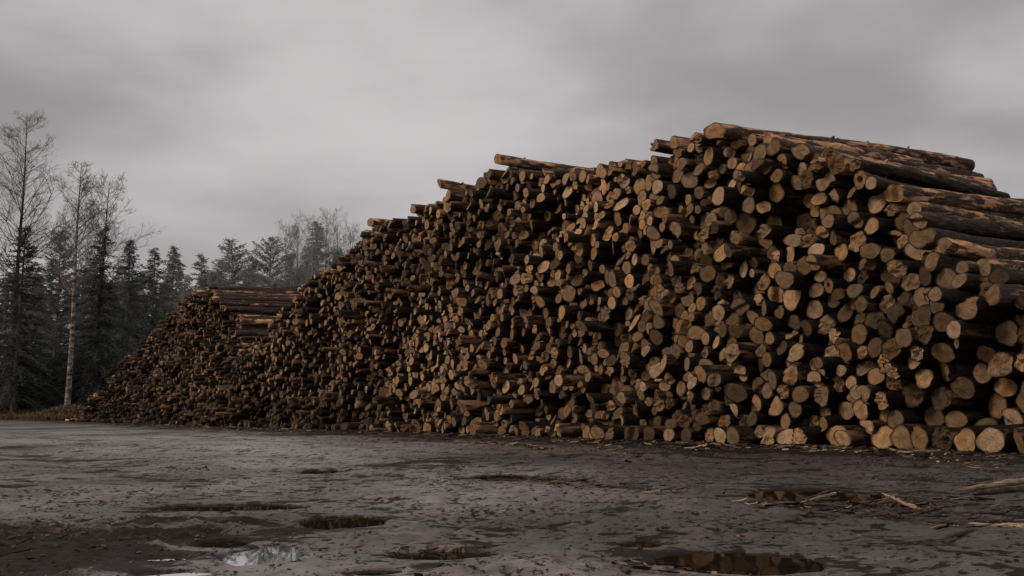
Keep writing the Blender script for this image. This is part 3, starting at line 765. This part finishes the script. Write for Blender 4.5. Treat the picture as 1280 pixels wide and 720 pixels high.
# far wood: one unbroken mass behind the countable trees
tr = np.random.default_rng(77); SV = []
for X, Y, H in [(x + tr.normal(0, 1), tr.uniform(104, 122), tr.uniform(12.5, 16.0)) for x in np.arange(-66, -6, 0.8)]:
    ns = 900; h = tr.random(ns) ** 1.1; az = tr.random(ns) * 6.283; R = 2.1 * (1.02 - h) * tr.uniform(0.3, 1.0, ns) ** 0.5
    p = np.stack([X + R * np.cos(az), Y + R * np.sin(az), h * H], -1)
    d = np.stack([np.cos(az), np.sin(az), tr.normal(-0.3, 0.4, ns)], -1); e = np.cross(d, tr.normal(0, 1, (ns, 3))); e /= np.linalg.norm(e, axis=1)[:, None]
    l = tr.uniform(0.5, 1.1, ns)[:, None]; w = tr.uniform(0.10, 0.22, ns)[:, None]
    SV.append(np.stack([p - e * w * .5, p + d * l * .5 - e * w, p + d * l, p + d * l * .5 + e * w], 1))
S = np.vstack(SV); k = len(S)
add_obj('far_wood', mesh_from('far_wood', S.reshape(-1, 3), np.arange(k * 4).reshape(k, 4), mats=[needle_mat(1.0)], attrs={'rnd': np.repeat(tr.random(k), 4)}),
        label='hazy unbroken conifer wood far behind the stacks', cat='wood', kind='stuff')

# undergrowth: young spruce and brush below the trees
SV = []
for i_ in range(150):
    px = tr.uniform(-60, 300); Y = tr.uniform(61, 76); X = at_depth(px, 500, Y)[0]; z0 = gz(X, Y); hh = tr.uniform(1.6, 3.6); rr = tr.uniform(0.9, 1.7)
    ns = 330; h = tr.random(ns); az = tr.random(ns) * 6.283; R = rr * (1.05 - 0.8 * h) * tr.uniform(0.2, 1.0, ns) ** 0.5
    p = np.stack([X + R * np.cos(az), Y + R * np.sin(az), z0 + h * hh], -1)
    d = np.stack([np.cos(az), np.sin(az), tr.normal(0.25, 0.5, ns)], -1); e = np.cross(d, tr.normal(0, 1, (ns, 3))); e /= np.linalg.norm(e, axis=1)[:, None]
    l = tr.uniform(0.2, 0.55, ns)[:, None]; w = tr.uniform(0.03, 0.08, ns)[:, None]
    SV.append(np.stack([p - e * w * .5, p + d * l * .5 - e * w, p + d * l, p + d * l * .5 + e * w], 1))
S = np.vstack(SV); k = len(S)
add_obj('undergrowth', mesh_from('undergrowth', S.reshape(-1, 3), np.arange(k * 4).reshape(k, 4), mats=[tinted('brush_leaves', (0.028, 0.032, 0.032), (0.066, 0.071, 0.067), 0.9, 0.05, True)], attrs={'rnd': np.repeat(tr.random(k), 4)}),
        label='dark tangled undergrowth below the conifers', cat='undergrowth', kind='stuff')

# dry grass on the bank
k = 26000
X = tr.uniform(-31, -20.3, k); Y = tr.uniform(52.3, 61, k)
keep = (bank(X, Y) > 0.06) & (tr.random(k) < np.clip(0.25 + 1.1 * vn(X * 0.7, Y * 0.7, 3), 0, 1)); X, Y = X[keep], Y[keep]; k = len(X)
Z = ground_h(X, Y, False); az = tr.random(k) * 6.283; hh = tr.uniform(0.08, 0.34, k); ln = tr.uniform(0.1, 0.45, k)
p = np.stack([X, Y, Z - 0.02], -1); t1 = p + np.stack([np.cos(az) * ln * .4, np.sin(az) * ln * .4, hh * .75], -1); t2 = p + np.stack([np.cos(az) * ln, np.sin(az) * ln, hh * .8], -1)
e = np.stack([-np.sin(az), np.cos(az), 0 * az], -1) * 0.014
V = np.stack([p - e, p + e, t1 + e, t1 - e, t2], 1).reshape(-1, 3); b = np.arange(k) * 5
add_obj('dry_grass', mesh_from('dry_grass', V, np.stack([b, b + 1, b + 2, b + 3], -1), np.stack([b + 3, b + 2, b + 4], -1), [tinted('straw', (0.10, 0.062, 0.034), (0.27, 0.18, 0.105))], attrs={'rnd': np.repeat(tr.random(k), 5)}),
        label='dry brown grass on the low bank below the bare trees', cat='grass', kind='stuff')

# ------------------------------------------------------------------ bark litter and chips (uncountable)
def strips(X, Y, lr, lmin, lmax, wmin, wmax, lift=0.0):
    k = len(X); az = lr.random(k) * 6.283; az = np.where(lr.random(k) < 0.5, lr.normal(0.1, 0.5, k), az)
    l = lmin + (lmax - lmin) * lr.random(k) ** 1.8; w = lr.uniform(wmin, wmax, k)
    u = np.array([-0.5, -0.17, 0.17, 0.5]); curl = lr.normal(0, 0.07, k); bend = lr.normal(0, 0.25, k)
    d = np.stack([np.cos(az), np.sin(az)], -1); e = np.stack([-np.sin(az), np.cos(az)], -1)
    c = np.stack([X, Y], -1)[:, None] + d[:, None] * (l[:, None] * u)[..., None] + e[:, None] * (bend[:, None] * l[:, None] * (u ** 2))[..., None]
    wp = np.array([0.45, 1.0, 0.9, 0.35])
    L = c - e[:, None] * (w[:, None] * wp)[..., None] / 2; R = c + e[:, None] * (w[:, None] * wp)[..., None] / 2
    tilt = lr.normal(0, 0.35, k)
    def zz(q, sgn): return ground_h(q[..., 0], q[..., 1]) + 0.006 + lift + np.abs(curl[:, None]) * l[:, None] * (u + 0.5) ** 2 + sgn * (w * np.sin(tilt) / 2)[:, None] + np.abs(w * np.sin(tilt) / 2)[:, None]
    V = np.stack([np.dstack([L, zz(L, -1)]), np.dstack([R, zz(R, 1)])], 2)      # k,4,2,3
    b = (np.arange(k) * 8)[:, None]
    Q = np.concatenate([b + np.array([[0, 1, 3, 2]]), b + np.array([[2, 3, 5, 4]]), b + np.array([[4, 5, 7, 6]])])
    return V.reshape(-1, 3), Q, k
LV, LQ, LRn = [], [], []; nb = 0
def add_strips(X, Y, *a, bright=(0, 1), **kw):
    global nb
    v, q, k = strips(X, Y, tr, *a, **kw); LV.append(v); LQ.append(q + nb); nb += len(v)
    LRn.append(np.repeat(tr.uniform(*bright, k) ** 1.5, 8))
# along the foot of the stack
k = 8000; s = tr.uniform(-2, 34, k); f = np.abs(tr.normal(0, 0.85, k)) + 0.05
dens = sstep(-0.2, 0.4, fbm(s * 0.6, f * 0.8, 3, 201)); m = tr.random(k) < 0.25 + 0.75 * dens
P = Gp0 + U * s[m][:, None] - Nn * (f[m] + 0.1)[:, None]; add_strips(P[:, 0], P[:, 1], 0.02, 0.19, 0.010, 0.042, bright=(0.12, 0.95))
# scattered over the yard
k = 5200; X = tr.uniform(-6, 8, k); Y = tr.uniform(2.3, 16, k); fdv = face_dist(X, Y)
m = (fdv > 0.3) & (tr.random(k) < 0.10 + 0.7 * sstep(0.0, 0.35, fbm(X * 0.8, Y * 0.9, 3, 203)) + 0.45 * sstep(4, 1, fdv)); add_strips(X[m], Y[m], 0.012, 0.075, 0.004, 0.016, bright=(0, 0.75))
# the bark drift past the yard's middle and the one round the long puddle
def drift(pts, spread, k, *a, **kw):
    G = np.array([on_ground(*p) for p in pts]); u = tr.uniform(0, len(G) - 1, k); i0 = np.minimum(u.astype(int), len(G) - 2)
    q = G[i0] + (G[i0 + 1] - G[i0]) * (u - i0)[:, None]
    add_strips(q[:, 0] + tr.normal(0, spread, k), q[:, 1] + tr.normal(0, spread * 1.4, k), *a, **kw)
drift([(590, 597), (680, 599), (760, 606), (840, 612)], 0.16, 330, 0.02, 0.13, 0.006, 0.02, bright=(0, 0.85))
drift([(690, 600), (800, 603), (890, 607)], 0.35, 260, 0.015, 0.10, 0.004, 0.016, bright=(0, 0.8))
drift([(947, 630), (985, 636), (1060, 639), (1110, 632), (1180, 622)], 0.055, 420, 0.02, 0.18, 0.006, 0.022, bright=(0, 1))
drift([(1100, 640), (1160, 622), (1210, 640), (1280, 640)], 0.2, 330, 0.02, 0.18, 0.005, 0.018, bright=(0, 0.8))
drift([(1190, 664), (1240, 655), (1300, 662)], 0.07, 90, 0.03, 0.2, 0.006, 0.018, bright=(0, 0.9))
drift([(495, 690), (560, 682), (600, 686)], 0.05, 80, 0.02, 0.09, 0.005, 0.016, bright=(0, 0.8))
drift([(0, 690), (60, 668), (150, 690)], 0.3, 350, 0.01, 0.06, 0.003, 0.010, bright=(0, 0.7))
drift([(760, 700), (800, 710), (850, 712)], 0.06, 60, 0.02, 0.09, 0.006, 0.02)
drift([(540, 552), (620, 555), (690, 562)], 0.16, 260, 0.03, 0.2, 0.01, 0.035, bright=(0.2, 1))
drift([(755, 558), (790, 566), (800, 577)], 0.10, 90, 0.03, 0.18, 0.01, 0.04, bright=(0.3, 1))
drift([(850, 563), (960, 560), (1100, 566), (1270, 585)], 0.2, 420, 0.03, 0.24, 0.008, 0.035, bright=(0.1, 1))
# heap thickening
drift([(1030, 639), (1090, 634), (1150, 626)], 0.07, 200, 0.03, 0.2, 0.006, 0.022, bright=(0, 0.8), lift=0.012)
me = mesh_from('bark_litter', np.vstack(LV), np.vstack(LQ), mats=[None], attrs={'rnd': np.concatenate(LRn)})
me.materials.clear()
t = NT('bark_scraps'); rr = t.attr('rnd', 'Fac')
t.bsdf(t.ramp(rr, [(0.0, (0.018, 0.012, 0.010)), (0.45, (0.07, 0.043, 0.030)), (0.75, (0.20, 0.125, 0.078)), (1.0, (0.44, 0.29, 0.175))]), 0.7, None, 0.35)
me.materials.append(t.m)
add_obj('bark_litter', me, label='torn bark scraps and wood chips strewn over the mud', cat='litter', kind='stuff')

# ------------------------------------------------------------------ crumbs of mud and small stones (uncountable)
k = 30000; Y = 2.2 + 17 * tr.random(k) ** 1.7; X = tr.uniform(-1, 1, k) * (2.2 + 0.62 * Y) + 0.2
dn = 0.10 + 0.9 * sstep(-0.05, 0.3, fbm(X * 1.1, Y * 1.6, 4, 211)) + 0.5 * sstep(-0.6, -1.8, X) * sstep(5.2, 3.5, Y)
m = (tr.random(k) < dn) & (face_dist(X, Y) > 0.4)
for (cx, cy, a, b, tn, dep) in DIPS.values(): m &= ((X - cx) / a) ** 2 + ((Y - cy) / b) ** 2 > 1.5
X, Y = X[m], Y[m]; k = len(X); rr_ = 0.003 + 0.009 * tr.random(k) ** 3.6; Z = ground_h(X, Y) + rr_ * 0.25
oct_ = np.array([[1, 0, 0], [0, 1, 0], [-1, 0, 0], [0, -1, 0], [0, 0, 0.75], [0.7, 0.7, 0.35], [-0.7, 0.6, 0.4], [-0.6, -0.7, 0.3], [0.7, -0.6, 0.45]])
V = np.stack([X, Y, Z], -1)[:, None] + oct_[None] * rr_[:, None, None] * tr.uniform(0.55, 1.35, (k, 9, 3))
tf = np.array([[4, 5, 6], [4, 6, 7], [4, 7, 8], [4, 8, 5], [0, 1, 5], [1, 6, 5], [1, 2, 6], [2, 7, 6], [2, 3, 7], [3, 8, 7], [3, 0, 8], [0, 5, 8]])
add_obj('mud_crumbs', mesh_from('mud_crumbs', V.reshape(-1, 3), tris=((np.arange(k) * 9)[:, None, None] + tf[None]).reshape(-1, 3), mats=[tinted('crumb_mud', (0.012, 0.0085, 0.007), (0.15, 0.115, 0.10), 0.6, 0.3)],
        attrs={'rnd': np.repeat(tr.random(k) ** 1.8, 9)}), label='dark crumbs of mud and small stones all over the yard', cat='mud crumbs', kind='stuff')

# ------------------------------------------------------------------ sticks
STICKM = [simple('pale_stick', (0.12, 0.07, 0.04), (0.50, 0.35, 0.23), 9, stretch=(0.25, 1, 1), coord='Generated'), simple('dark_stick', (0.022, 0.015, 0.012), (0.085, 0.055, 0.04), 9)]
def stick(pts, r, lab, mat, seed):
    lr = np.random.default_rng(seed)
    G = np.array([on_ground(px, py, zz) for px, py, zz in pts]); u = np.linspace(0, len(G) - 1, 14)
    P = np.stack([np.interp(u, np.arange(len(G)), G[:, j]) for j in range(3)], -1) + lr.normal(0, r * 0.18, (14, 3))
    P[:, 2] = np.maximum(P[:, 2], ground_h(P[:, 0], P[:, 1]) + r * 0.5)
    R = r * np.linspace(0.45, 1.0, 14) * (1 + lr.normal(0, 0.13, 14)); R[0] *= 0.3; R[-1] *= 0.75
    base = P.mean(0)
    V, Q = tubes([(P - base, R)], 8)
    n_ = len(V); V = np.vstack([V, P[:1] - base, P[-1:] - base])
    T = [(i, (i + 1) % 8, n_) for i in range(8)] + [(n_ - 8 + (i + 1) % 8, n_ - 8 + i, n_ + 1) for i in range(8)]
    o = add_obj('stick', mesh_from('stick', V, Q, T, mats=[mat], smooth_q=True), label=lab, cat='stick', group='sticks lying on the mud')
    o.location = base
stick([(1192, 615, 0.01), (1235, 607, 0.03), (1275, 602, 0.05), (1310, 600, 0.05)], 0.026, 'long pale peeled stick lying on the mud beside the long puddle', STICKM[0], 1)
stick([(1215, 619, 0.0), (1250, 615, 0.01), (1300, 612, 0.02)], 0.024, 'dark stick lying right against the long pale one', STICKM[1], 2)
stick([(1188, 660, 0.0), (1215, 655, 0.02), (1250, 660, 0.01), (1290, 664, 0.01)], 0.014, 'crooked pale stick nearest the camera at the bark drift', STICKM[0], 3)
stick([(1180, 676, 0.0), (1190, 668, 0.02), (1215, 666, 0.01)], 0.012, 'short black twig touching the crooked pale stick', STICKM[1], 4)
stick([(1120, 618, 0.0), (1150, 613, 0.02), (1190, 616, 0.01)], 0.010, 'thin grey twig leading up to the long pale stick', STICKM[1], 5)
stick([(1080, 556, 0.02), (1130, 566, 0.02), (1175, 565, 0.02)], 0.022, 'flat pale slab of bark at the foot of the stack', STICKM[0], 6)
stick([(776, 703, 0.0), (781, 712, 0.01), (786, 718, 0.01)], 0.010, 'small upright-looking dark twig beside the biggest oval puddle', STICKM[1], 7)

for i_ in range(14):
    px = tr.uniform(1000, 1270); py = tr.uniform(620, 648) + (12 if px > 1180 else 0); l_ = tr.uniform(30, 75); sl_ = tr.normal(0, 5)
    stick([(px - l_ / 2, py + sl_, 0.01), (px, py + tr.normal(0, 1.5), 0.025), (px + l_ / 2, py - sl_, 0.015)], tr.uniform(0.006, 0.012), 'thin broken stick lying in the tangle beside the long puddle', STICKM[int(tr.random() < 0.86)], 40 + i_)
# mud clods
CLOD = simple('mud_clod', (0.012, 0.009, 0.008), (0.045, 0.034, 0.029), 14, rough=0.6)
for i_, (px, py, w_, lab) in enumerate([(1163, 685, 20, 'flat dark mud clod right of the biggest oval puddle'), (1186, 679, 14, 'small black mud clod below the black twig'), (1125, 712, 16, 'dark mud clod nearest the camera, low by the oval puddle')]):
    lr = np.random.default_rng(300 + i_); g0 = on_ground(px, py); r = w_ / F_PX * g0[1] * 0.5
    th, ph = np.meshgrid(np.linspace(0, 2 * np.pi, 14, endpoint=False), np.linspace(0.05, 1.9, 7)); 
    rad = r * (1 + 0.5 * fbm(th * 1.3 + i_, ph * 2, 3, 310 + i_))
    V = np.stack([rad * np.sin(ph) * np.cos(th) * 1.3, rad * np.sin(ph) * np.sin(th), rad * np.cos(ph) * 0.55], -1).reshape(-1, 3)
    i = np.arange(7 * 14).reshape(7, 14); Q = np.stack([i[:-1], i[1:], np.roll(i, -1, 1)[1:], np.roll(i, -1, 1)[:-1]], -1).reshape(-1, 4)
    V = np.vstack([V, [[0, 0, r * 0.55]]]); T = [(j, (j + 1) % 14, 98) for j in range(14)]
    o = add_obj('mud_clod', mesh_from('mud_clod', V, Q, T, mats=[CLOD]), label=lab, cat='mud clod', group='mud clods in the yard'); o.location = (g0[0], g0[1], gz(g0[0], g0[1]) + 0.005)

# ------------------------------------------------------------------ sky and light
SUN_EL, SUN_AZ = math.radians(30), math.radians(243)      # azimuth from +Y clockwise: behind and to the left
w = bpy.data.worlds.new('World'); sc.world = w; w.use_nodes = True; nt = w.node_tree; nt.nodes.clear()
def N(typ, **kw):
    nd = nt.nodes.new(typ)
    for k_, v_ in kw.items(): setattr(nd, k_, v_)
    return nd
L = nt.links.new
out = N('ShaderNodeOutputWorld'); bg = N('ShaderNodeBackground'); L(bg.outputs[0], out.inputs[0]); bg.inputs['Strength'].default_value = 0.1
sky = N('ShaderNodeTexSky', sky_type='NISHITA', sun_disc=False, sun_elevation=SUN_EL, sun_rotation=SUN_AZ)
hsv = N('ShaderNodeHueSaturation'); hsv.inputs['Saturation'].default_value = 0.12; hsv.inputs['Value'].default_value = 0.6; L(sky.outputs[0], hsv.inputs['Color'])
tc = N('ShaderNodeTexCoord'); sep = N('ShaderNodeSeparateXYZ'); L(tc.outputs['Generated'], sep.inputs[0])
def mth(op, a, b):
    m_ = N('ShaderNodeMath', operation=op)
    for i, v_ in ((0, a), (1, b)):
        if hasattr(v_, 'is_linked'): L(v_, m_.inputs[i])
        else: m_.inputs[i].default_value = v_
    return m_.outputs[0]
zc = mth('ADD', mth('MAXIMUM', sep.outputs[2], 0.0), 0.16)
cmb = N('ShaderNodeCombineXYZ'); L(mth('DIVIDE', sep.outputs[0], zc), cmb.inputs[0]); L(mth('DIVIDE', sep.outputs[1], zc), cmb.inputs[1])
nz = N('ShaderNodeTexNoise'); nz.inputs['Scale'].default_value = 1.15; nz.inputs['Detail'].default_value = 5; nz.inputs['Roughness'].default_value = 0.45; nz.inputs['Distortion'].default_value = 0.1
mp = N('ShaderNodeMapping'); mp.inputs['Location'].default_value = (10.28, 1.5, 0.0); L(cmb.outputs[0], mp.inputs[0]); L(mp.outputs[0], nz.inputs['Vector'])
rp = N('ShaderNodeValToRGB'); cr = rp.color_ramp
cr.interpolation = 'EASE'; cr.elements[0].position = 0.32; cr.elements[0].color = (3.15, 3.03, 3.05, 1); cr.elements[1].position = 0.68; cr.elements[1].color = (6.2, 6.0, 6.0, 1)
low_sky = N('ShaderNodeMapRange', interpolation_type='SMOOTHSTEP'); low_sky.inputs['From Min'].default_value = 0.02; low_sky.inputs['From Max'].default_value = 0.30; L(sep.outputs[2], low_sky.inputs['Value'])
L(mth('ADD', 0.5, mth('MULTIPLY', mth('SUBTRACT', nz.outputs['Fac'], 0.5), mth('ADD', 0.12, mth('MULTIPLY', low_sky.outputs[0], 0.88)))), rp.inputs['Fac'])
mx = N('ShaderNodeMix', data_type='RGBA'); mx.inputs[0].default_value = 0.88; L(hsv.outputs[0], mx.inputs[6]); L(rp.outputs[0], mx.inputs[7]); L(mx.outputs[2], bg.inputs['Color'])

sd = bpy.data.lights.new('sun', 'SUN'); sd.energy = 1.5; sd.angle = math.radians(16); sd.color = (1.0, 0.87, 0.72)
so = bpy.data.objects.new('sun', sd); COL.objects.link(so)
dirv = Vector((math.sin(SUN_AZ) * math.cos(SUN_EL), math.cos(SUN_AZ) * math.cos(SUN_EL), math.sin(SUN_EL)))
so.rotation_euler = dirv.to_track_quat('Z', 'Y').to_euler(); so.location = (-20, -20, 30)

sc.view_settings.view_transform = 'Standard'; sc.view_settings.look = 'None'; sc.view_settings.exposure = 0.0; sc.view_settings.gamma = 1.0
sc.render.engine = 'CYCLES'
sc.cycles.max_bounces = 5; sc.cycles.diffuse_bounces = 2; sc.cycles.glossy_bounces = 3; sc.cycles.use_denoising = True
